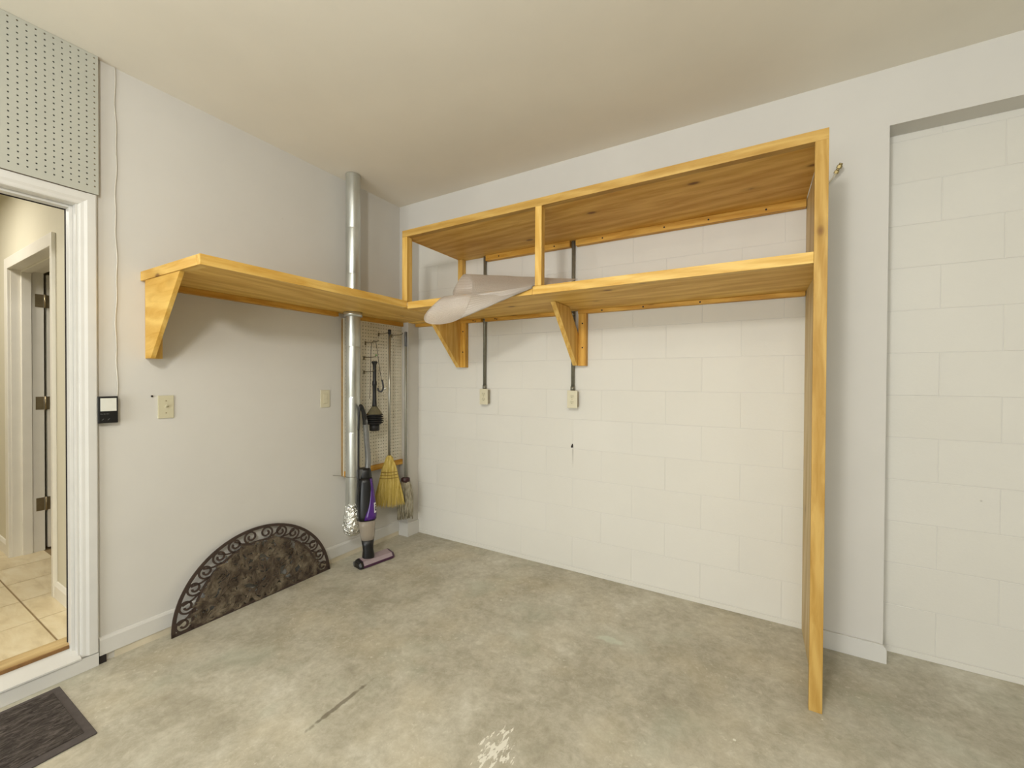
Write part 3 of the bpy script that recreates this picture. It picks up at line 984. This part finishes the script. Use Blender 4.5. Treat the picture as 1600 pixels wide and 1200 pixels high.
def hw(z):      # half width of the bristle fan at height z
    t = (0.715 - z) / 0.40
    pts = [(0.0, 0.014), (0.07, 0.030), (0.2, 0.048), (0.33, 0.060), (0.5, 0.074), (0.8, 0.106), (1.0, 0.120)]
    for (a, x), (b, y) in zip(pts[:-1], pts[1:]):
        if t <= b:
            return x + (y - x) * max(0, (t - a)) / (b - a)
    return pts[-1][1]


core = MB()
rings = []
for k in range(9):
    z = 0.712 - 0.043 * k
    w = hw(z) * 0.88
    th = 0.016 + 0.012 * min(1, k / 4)
    rings.append([(bx + wdir.x * w * math.cos(a) + tdir.x * th * math.sin(a), by + wdir.y * w * math.cos(a) + tdir.y * th * math.sin(a), z) for a in [2 * PI * i / 20 for i in range(20)]])
vs = [v for r in rings for v in r]
fs = [(i * 20 + k, i * 20 + (k + 1) % 20, (i + 1) * 20 + (k + 1) % 20, (i + 1) * 20 + k) for i in range(8) for k in range(20)]
core.add(vs, fs, True)
core.f += [tuple(range(20)), tuple(range(160, 180))]
core.sm += [False, False]
core.build('bristle_core', m_bristle, bm_)
bs = MB()
for k in range(420):
    u = rb.uniform(-1, 1)
    s = rb.choice((-1, 1)) if rb.random() < 0.85 else rb.uniform(-1, 1)
    zb = 0.312 + rb.uniform(-0.010, 0.022) + 0.012 * abs(u)
    path = []
    for q in range(5):
        z = 0.700 + (zb - 0.700) * q / 4
        w = hw(z) * u * (1 + rb.uniform(-0.015, 0.03))
        th = (0.014 + 0.016 * min(1, q / 2)) * s * math.sqrt(max(0.02, 1 - u * u)) + rb.uniform(-0.002, 0.002)
        path.append((bx + wdir.x * w + tdir.x * th, by + wdir.y * w + tdir.y * th, z))
    bs.tube(path, [0.0022, 0.0024, 0.0022, 0.0018, 0.0010], 4, caps=False)
o = bs.build('bristles', m_bristle, bm_)
o['kind'] = 'stuff'
for z in (0.585, 0.562, 0.538):
    w = hw(z) * 1.03
    MB().tube([(bx + wdir.x * w * math.cos(a) + tdir.x * 0.0335 * math.sin(a), by + wdir.y * w * math.cos(a) + tdir.y * 0.0335 * math.sin(a), z) for a in [2 * PI * i / 28 for i in range(29)]],
              0.0022, 6).build('stitching', m_twine, bm_)

# mop
mx, my = 0.150, -0.078
mp = thing('mop', (mx, my, 0.18), 'string mop with a grey handle and pale grey strands, right of the broom', 'mop')
MB().tube([(mx, my, 0.50), (mx, my, 1.672)], 0.0108, 14).build('handle', m_handle, mp)
MB().lathe([(0.0118, 1.57), (0.0118, 1.684), (0.009, 1.687)], (mx, my), 14).build('end_cap', m_grey, mp)
MB().box(-0.034, 0.034, -0.017, 0.017, 0.474, 0.515)
cl = MB().lathe([(0.020, 0.515), (0.034, 0.508), (0.036, 0.482), (0.032, 0.474)], (mx, my), 16, sx=1.0, sy=0.6, rot=0.9).build('clamp', m_clamp, mp, label='dark red-black plastic clamp')
st = MB()
rm = random.Random(21)
for k in range(150):
    a = rm.uniform(0, 2 * PI)
    rr = math.sqrt(rm.random())
    u, v = rr * math.cos(a), rr * math.sin(a)
    ln = rm.uniform(0.235, 0.315)
    path = []
    ph = rm.uniform(0, 6)
    for q in range(6):
        t_ = q / 5
        W = 0.030 + 0.040 * min(1, t_ * 2.2) - 0.006 * t_
        T = 0.014 + 0.018 * min(1, t_ * 2.2)
        path.append((mx + wdir.x * u * W + tdir.x * v * T + 0.003 * math.sin(ph + q * 1.4), my + wdir.y * u * W + tdir.y * v * T + 0.003 * math.cos(ph + q * 1.7), 0.488 - ln * t_ + 0.012 * math.sin(PI * min(1, t_ * 3))))
    st.tube(path, 0.0042, 5)
o = st.build('mop_strands', m_mop, mp)
o['kind'] = 'stuff'

# ------------------------------------------------------------------ stick vacuum
vx, vy = 0.232, -0.520
vc = thing('stick_vacuum', (vx, vy, 0), 'purple and black upright stick vacuum leaning by the duct', 'vacuum cleaner')
ca, sa = math.cos(0.18), math.sin(0.18)


def vh(u, w, z):        # nozzle frame: u along the head (towards the corner), w forward, z up
    c = (0.252, -0.478)
    return (c[0] + w * ca + u * sa * -1 * -1, c[1] + u * ca - w * sa, z)


nz = MB()
prof_n = [(-0.045, 0.004), (0.045, 0.004), (0.045, 0.022), (0.030, 0.045), (-0.030, 0.055), (-0.045, 0.045)]
secs = [(-0.110, 1.0), (-0.108, 1.0), (0.118, 1.0), (0.136, 0.80)]
vs, fs = [], []
for u, k in secs:
    vs += [vh(u, w * k, 0.003 + (z - 0.003) * k) for w, z in prof_n]
for i in range(3):
    fs += [(i * 6 + k, i * 6 + (k + 1) % 6, (i + 1) * 6 + (k + 1) % 6, (i + 1) * 6 + k) for k in range(6)]
fs += [(5, 4, 3, 2, 1, 0), tuple(range(18, 24))]
nz.add(vs, fs)
nz.build('nozzle', m_plum, vc, 0.003)
ec = MB()
vs = []
for u, k in [(-0.138, 0.80), (-0.126, 0.98), (-0.1105, 1.02)]:
    vs += [vh(u, w * k, 0.003 + (z - 0.003) * k) for w, z in prof_n]
ec.add(vs, [(i * 6 + k, i * 6 + (k + 1) % 6, (i + 1) * 6 + (k + 1) % 6, (i + 1) * 6 + k) for i in range(2) for k in range(6)] + [(5, 4, 3, 2, 1, 0), tuple(range(12, 18))])
ec.build('end_cap', m_black, vc, 0.002)
tp = MB()
q = [(-0.105, 0.0305), (0.112, 0.0305), (0.112, -0.028), (-0.105, -0.028)]
tp.add([vh(u, w, (0.0462 if w > 0 else 0.0562)) for u, w in q] + [vh(u, w, (0.0428 if w > 0 else 0.052)) for u, w in q],
       [(0, 1, 2, 3), (7, 6, 5, 4)] + [(i, (i + 1) % 4, 4 + (i + 1) % 4, 4 + i) for i in range(4)])
tp.add([vh(-0.108, 0.0470, 0.0225), vh(0.114, 0.0470, 0.0225), vh(0.114, 0.0322, 0.0452), vh(-0.108, 0.0322, 0.0452),
        vh(-0.108, 0.0430, 0.0225), vh(0.114, 0.0430, 0.0225), vh(0.114, 0.0282, 0.0452), vh(-0.108, 0.0282, 0.0452)],
       [(0, 1, 2, 3), (7, 6, 5, 4)] + [(i, (i + 1) % 4, 4 + (i + 1) % 4, 4 + i) for i in range(4)])
tp.build('nozzle_window', m_lilac, vc, label='lilac-grey translucent top of the nozzle')
wv_ = MB()
wv_.tube([vh(-0.136, -0.038, 0.020), vh(-0.118, -0.038, 0.020)], 0.020, 14)
wv_.build('wheel', m_grey, vc)


def body(prof, n=26, rot=0.67, lean=0.0):
    """prof (halfwidth, halfdepth, z); slight lean back to the wall with height"""
    mb = MB()
    vs = []
    for w, d, z in prof:
        cx_ = vx - 0.085 * max(0, z - 0.05)
        cy_ = vy + 0.018 * max(0, z - 0.05)
        for k in range(n):
            a = 2 * PI * k / n
            cu, su = math.cos(a), math.sin(a)
            e = 0.75
            uu = w * math.copysign(abs(cu) ** e, cu)
            dd = d * math.copysign(abs(su) ** e, su)
            vs.append((cx_ + wdir.x * uu + tdir.x * dd, cy_ + wdir.y * uu + tdir.y * dd, z))
    fs = [(i * n + k, i * n + (k + 1) % n, (i + 1) * n + (k + 1) % n, (i + 1) * n + k) for i in range(len(prof) - 1) for k in range(n)]
    mb.add(vs, fs, True)
    b = len(mb.v) - len(vs)
    mb.f += [tuple(range(n)), tuple((len(prof) - 1) * n + k for k in range(n))]
    mb.sm += [False, False]
    return mb


body([(0.040, 0.030, 0.030), (0.042, 0.036, 0.060), (0.036, 0.034, 0.10), (0.038, 0.034, 0.135), (0.044, 0.036, 0.175)]).build('neck', m_black, vc)
body([(0.036, 0.030, 0.160), (0.045, 0.038, 0.178), (0.052, 0.043, 0.22), (0.056, 0.046, 0.27), (0.059, 0.048, 0.312)]).build('dust_tank', m_tank, vc, label='clear smoky dust tank')
body([(0.030, 0.026, 0.185), (0.038, 0.032, 0.25), (0.040, 0.034, 0.305)]).build('filter', m_tank_in, vc)
body([(0.0605, 0.049, 0.310), (0.0625, 0.051, 0.34), (0.063, 0.052, 0.39), (0.060, 0.050, 0.45), (0.054, 0.046, 0.52), (0.048, 0.042, 0.575), (0.042, 0.038, 0.605)]).build('motor_body', m_black, vc)
# purple shell on the front right half
sh_ = MB()
cols, rows = 9, 12
pv = []
for i in range(rows + 1):
    z = 0.318 + (0.600 - 0.318) * i / rows
    zz = [(0.310, 0.0605, 0.049), (0.34, 0.0625, 0.051), (0.39, 0.063, 0.052), (0.45, 0.060, 0.050), (0.52, 0.054, 0.046), (0.575, 0.048, 0.042), (0.605, 0.042, 0.038)]
    for (a, w0, d0), (b, w1, d1) in zip(zz[:-1], zz[1:]):
        if a <= z <= b:
            t_ = (z - a) / (b - a)
            w, d = w0 + (w1 - w0) * t_, d0 + (d1 - d0) * t_
            break
    w += 0.003
    d += 0.003
    cx_ = vx - 0.085 * max(0, z - 0.05)
    cy_ = vy + 0.018 * max(0, z - 0.05)
    a0 = 1.75 - 1.0 * (i / rows) if i < rows * 0.8 else 0.95
    for k in range(cols + 1):
        a = -0.35 + (a0 + 0.35) * k / cols
        cu, su = math.cos(a), math.sin(a)
        uu = w * math.copysign(abs(cu) ** 0.75, cu)
        dd = d * math.copysign(abs(su) ** 0.75, su)
        pv.append((cx_ + wdir.x * uu + tdir.x * dd, cy_ + wdir.y * uu + tdir.y * dd, z))
c1 = cols + 1
sh_.add(pv, [(i * c1 + k, i * c1 + k + 1, (i + 1) * c1 + k + 1, (i + 1) * c1 + k) for i in range(rows) for k in range(cols)], True)
pso = sh_.build('purple_shell', m_purple, vc)
sm_ = pso.modifiers.new('thickness', 'SOLIDIFY')
sm_.thickness = 0.003
sm_.offset = 0


def on_shell(a, z, off):
    w, d = 0.0655 + off, 0.0545 + off
    cx_ = vx - 0.085 * max(0, z - 0.05)
    cy_ = vy + 0.018 * max(0, z - 0.05)
    cu, su = math.cos(a), math.sin(a)
    uu = w * math.copysign(abs(cu) ** 0.75, cu)
    dd = d * math.copysign(abs(su) ** 0.75, su)
    return (cx_ + wdir.x * uu + tdir.x * dd, cy_ + wdir.y * uu + tdir.y * dd, z)


def patch(a0, a1, z0, z1, off, nm, m, n=5, lb=None):
    mb = MB()
    A = [on_shell(a0 + (a1 - a0) * k / n, z0, off) for k in range(n + 1)]
    B = [on_shell(a0 + (a1 - a0) * k / n, z1, off) for k in range(n + 1)]
    mb.add(A + B, [(k, k + 1, n + 2 + k, n + 1 + k) for k in range(n)])
    o = mb.build(nm, m, vc, label=lb)
    s_ = o.modifiers.new('thickness', 'SOLIDIFY')
    s_.thickness = 0.0008
    return o


patch(0.30, 0.80, 0.362, 0.432, 0.0018, 'logo_plate', m_label, lb='small pale emblem plate with dark curved marks')
patch(0.42, 0.66, 0.412, 0.420, 0.0028, 'logo_mark', m_screw, 3)
patch(0.56, 0.68, 0.376, 0.404, 0.0028, 'logo_mark', m_screw, 2)
patch(0.38, 0.56, 0.396, 0.404, 0.0028, 'logo_mark', m_screw, 2)
patch(0.38, 0.56, 0.376, 0.384, 0.0028, 'logo_mark', m_screw, 2)
cb = body([(0.044, 0.036, 0.600), (0.046, 0.038, 0.612), (0.043, 0.036, 0.655), (0.034, 0.028, 0.672)])
cb.build('collar', m_black, vc)
ltx = MB()
ltx.box(-0.020, 0.020, -0.016, 0.016, 0, 0.066)
ltx.v = [(vx - 0.052 + wdir.x * x - 0.033 * wdir.x + tdir.x * (y + 0.020) + 0.012 * z, vy + 0.010 + wdir.y * x - 0.033 * wdir.y + tdir.y * (y + 0.020) + 0.020 * z, 0.602 + z) for x, y, z in ltx.v]
ltx.build('latch', m_grey, vc, 0.004, label='dark grey release latch')
# handle: grey tube up to a black hooked grip
h0 = Vector((vx - 0.045, vy + 0.030, 0.655))
tp_ = crom([h0, (0.187, -0.486, 0.742), (0.188, -0.498, 0.858), (0.190, -0.509, 0.960), (0.193, -0.519, 1.020)], 5)
MB().tube(tp_, [0.021 - 0.004 * i / (len(tp_) - 1) for i in range(len(tp_))], 14).build('handle_tube', m_tube, vc, label='grey metal handle tube')
gr = crom([(0.191, -0.513, 0.985), (0.194, -0.524, 1.035), (0.196, -0.538, 1.081), (0.198, -0.553, 1.113), (0.200, -0.566, 1.117), (0.202, -0.574, 1.088), (0.203, -0.580, 1.035), (0.203, -0.583, 0.950)], 5)
MB().tube(gr, [0.0180 - 0.0105 * min(1, i / 26) for i in range(len(gr))], 12).build('grip', m_black, vc)
pcd = crom([gr[-1], (0.203, -0.583, 0.825), (0.203, -0.583, 0.646), (0.203, -0.580, 0.480), (0.206, -0.574, 0.37), (0.214, -0.560, 0.33)], 6)
MB().tube(pcd, 0.0065, 8).build('power_cord', m_black, vc)

# ------------------------------------------------------------------ half round scroll mat leaning on the wall
hm = thing('scroll_doormat', (0.06, -1.158, 0), 'half-round brown rubber doormat with cut-out scrolls leaning on the left wall', 'doormat')
Rm = 0.447
vdir = Vector((0.016 - 0.066, 0, 0.418)).normalized()
ndir = Vector((vdir.z, 0, -vdir.x))
base = Vector((0.066, -1.158, 0.001))
SQ = 0.421 / Rm


def mp_(u, v, n):
    return base + Vector((0, 1, 0)) * u + vdir * (v * SQ) + ndir * n


def ribbon(mb, pts, w, n0=0.0, n1=0.007, closed=False):
    m = len(pts)
    vs = []
    for i in range(m):
        a = pts[max(i - 1, 0)] if not closed else pts[(i - 1) % m]
        b = pts[min(i + 1, m - 1)] if not closed else pts[(i + 1) % m]
        tx, ty = b[0] - a[0], b[1] - a[1]
        l = math.hypot(tx, ty) or 1
        nx, ny = -ty / l, tx / l
        ww = w[i] if isinstance(w, list) else w
        for s, n in ((1, n0), (1, n1), (-1, n1), (-1, n0)):
            vs.append(mp_(pts[i][0] + nx * s * ww / 2, max(0.0, pts[i][1] + ny * s * ww / 2), n))
    fs = []
    for i in range(m if closed else m - 1):
        j = (i + 1) % m
        fs += [(i * 4 + k, i * 4 + (k + 1) % 4, j * 4 + (k + 1) % 4, j * 4 + k) for k in range(4)]
    if not closed:
        fs += [(3, 2, 1, 0), tuple((m - 1) * 4 + k for k in range(4))]
    mb.add(vs, fs)


arc = lambda r, a0, a1, n: [(r * math.cos(a0 + (a1 - a0) * i / n), r * math.sin(a0 + (a1 - a0) * i / n)) for i in range(n + 1)]
rim = MB()
ribbon(rim, arc(Rm - 0.008, 0, PI, 60), 0.017)
ribbon(rim, [(-Rm, 0.008), (Rm, 0.008)], 0.016)
rim.build('rim', m_matrim, hm)
inn = MB()
ribbon(inn, arc(Rm * 0.80, 0.0, PI, 50), 0.012)
inn.build('inner_arc', m_matrim, hm)
NS = 14
for k in range(NS):
    am = PI * (k + 0.5) / NS
    flip = 1 if am > PI / 2 else -1
    rc_ = Rm * 0.893
    c = (rc_ * math.cos(am), rc_ * math.sin(am))
    pts = []
    for i in range(27):
        t_ = i / 26
        th = am + flip * (0.6 + t_ * 2 * PI * 1.35)
        r_ = 0.010 + 0.029 * t_ ** 0.9
        pts.append((c[0] + r_ * math.cos(th), c[1] + r_ * math.sin(th)))
    a2 = am + flip * 0.62 * PI / NS
    pts.append((Rm * 0.855 * math.cos(a2), Rm * 0.855 * math.sin(a2)))
    a3 = am + flip * 0.95 * PI / NS
    pts.append((Rm * 0.94 * math.cos(a3), max(0.004, Rm * 0.94 * math.sin(a3))))
    s_ = MB()
    ribbon(s_, pts, [0.0105 - 0.002 * (i / 28) for i in range(len(pts))], 0.0005, 0.0065)
    s_.build('scroll', m_matrim, hm)
fd = MB()
rl = random.Random(9)
for k in range(400):
    r_ = Rm * 0.80 * math.sqrt(rl.random())
    a = rl.uniform(0.02, PI - 0.02)
    cx_, cy_ = r_ * math.cos(a), r_ * math.sin(a)
    L_, W_ = rl.uniform(0.020, 0.040), rl.uniform(0.008, 0.014)
    th = rl.uniform(0, PI)
    n0 = rl.uniform(0.0002, 0.003)
    pts = [(-1, 0), (-0.5, 0.75), (0.1, 1), (0.6, 0.6), (1, 0), (0.6, -0.6), (0.1, -1), (-0.5, -0.75)]
    P2 = [(cx_ + L_ * u * math.cos(th) - W_ * v * math.sin(th), max(0.003, cy_ + L_ * u * math.sin(th) + W_ * v * math.cos(th))) for u, v in pts]
    hgt = rl.uniform(0.003, 0.006)
    vs = [mp_(p[0], p[1], n0) for p in P2] + [mp_(p[0], p[1], n0 + hgt) for p in P2] + [mp_(cx_, max(0.003, cy_), n0 + hgt + 0.002)]
    fs = [(i, (i + 1) % 8, 8 + (i + 1) % 8, 8 + i) for i in range(8)] + [(8 + i, 8 + (i + 1) % 8, 16) for i in range(8)] + [tuple(range(7, -1, -1))]
    fd.add(vs, fs)
for k in range(60):
    r_ = Rm * 0.76 * math.sqrt(rl.random())
    a = rl.uniform(0.06, PI - 0.06)
    c = (r_ * math.cos(a), max(0.03, r_ * math.sin(a)))
    f0, sg = rl.uniform(0, 6), rl.choice((-1, 1))
    pts = [(c[0] + (0.005 + 0.022 * t) * math.cos(f0 + sg * t * 8.5), c[1] + (0.005 + 0.022 * t) * math.sin(f0 + sg * t * 8.5)) for t in [i / 16 for i in range(17)]]
    ribbon(fd, pts, 0.009, 0.001, 0.0078)
o = fd.build('leaf_field', m_mat, hm)
o['kind'] = 'stuff'

# ------------------------------------------------------------------ flat doormat by the doorway
dm = thing('doormat', (0.285, -2.5, 0), 'flat charcoal doormat on the concrete below the doorway step', 'doormat')
MB().box(0.062, 0.508, -2.77, -1.990, 0.0005, 0.007).build('border', m_doorrim, dm, 0.002)
MB().box(0.085, 0.472, -2.75, -2.016, 0.0065, 0.011).build('pile', m_doormat, dm, 0.002)

# ------------------------------------------------------------------ bubble wrap on the lower shelf
LW = [(0.989, -0.400, 1.833), (0.828, -0.300, 1.850), (0.743, -0.220, 1.930), (0.862, -0.260, 2.018), (0.999, -0.360, 1.945), (1.089, -0.470, 1.860), (1.143, -0.575, 1.760),
      (1.109, -0.612, 1.662), (0.968, -0.600, 1.636), (0.816, -0.572, 1.656), (0.782, -0.552, 1.711), (0.862, -0.537, 1.786), (0.905, -0.500, 1.826), (0.93, -0.40, 1.824), (0.95, -0.300, 1.822)]
RW = [(1.599, -0.36, 1.832), (1.590, -0.30, 1.850), (1.617, -0.24, 1.888), (1.686, -0.26, 1.889), (1.670, -0.34, 1.862), (1.640, -0.42, 1.838), (1.575, -0.460, 1.824),
      (1.535, -0.528, 1.818), (1.530, -0.529, 1.805), (1.530, -0.528, 1.803), (1.530, -0.527, 1.808), (1.532, -0.524, 1.8165), (1.540, -0.50, 1.8175), (1.590, -0.44, 1.818), (1.62, -0.30, 1.820)]
LC, RC = crom(LW, 6), crom(RW, 6)
nu = 28
bw = bpy.data.meshes.new('bubble_wrap')
vs, uvs = [], []
rwv = random.Random(2)
for i in range(len(LC)):
    for j in range(nu + 1):
        s = j / nu
        p = LC[i].lerp(RC[i], s)
        wob = 0.004 * math.sin(7 * s * PI + i * 0.3) * math.sin(PI * s)
        mid = math.sin(PI * s) * 0.010
        p = p + Vector((0, wob, 0.5 * wob - mid * (0.6 if 40 < i < 60 else 0.0)))
        vs.append(p)
        uvs.append((s * 0.95, i / len(LC) * 1.1))
w_ = nu + 1
fs = [(i * w_ + j, i * w_ + j + 1, (i + 1) * w_ + j + 1, (i + 1) * w_ + j) for i in range(len(LC) - 1) for j in range(nu)]
org = Vector((1.25, -0.45, 1.816))
bw.from_pydata([tuple(v - org) for v in vs], [], fs)
uvl = bw.uv_layers.new(name='UVMap')
for lp in bw.loops:
    uvl.data[lp.index].uv = uvs[lp.vertex_index]
for p in bw.polygons:
    p.use_smooth = True
bw.materials.append(m_wrap)
bwo = bpy.data.objects.new('bubble_wrap', bw)
bwo.location = org
COL.objects.link(bwo)
tag(bwo, 'loose roll of greyish bubble wrap drooping over the lower rack shelf', 'bubble wrap')
so = bwo.modifiers.new('thickness', 'SOLIDIFY')
so.thickness = 0.0012
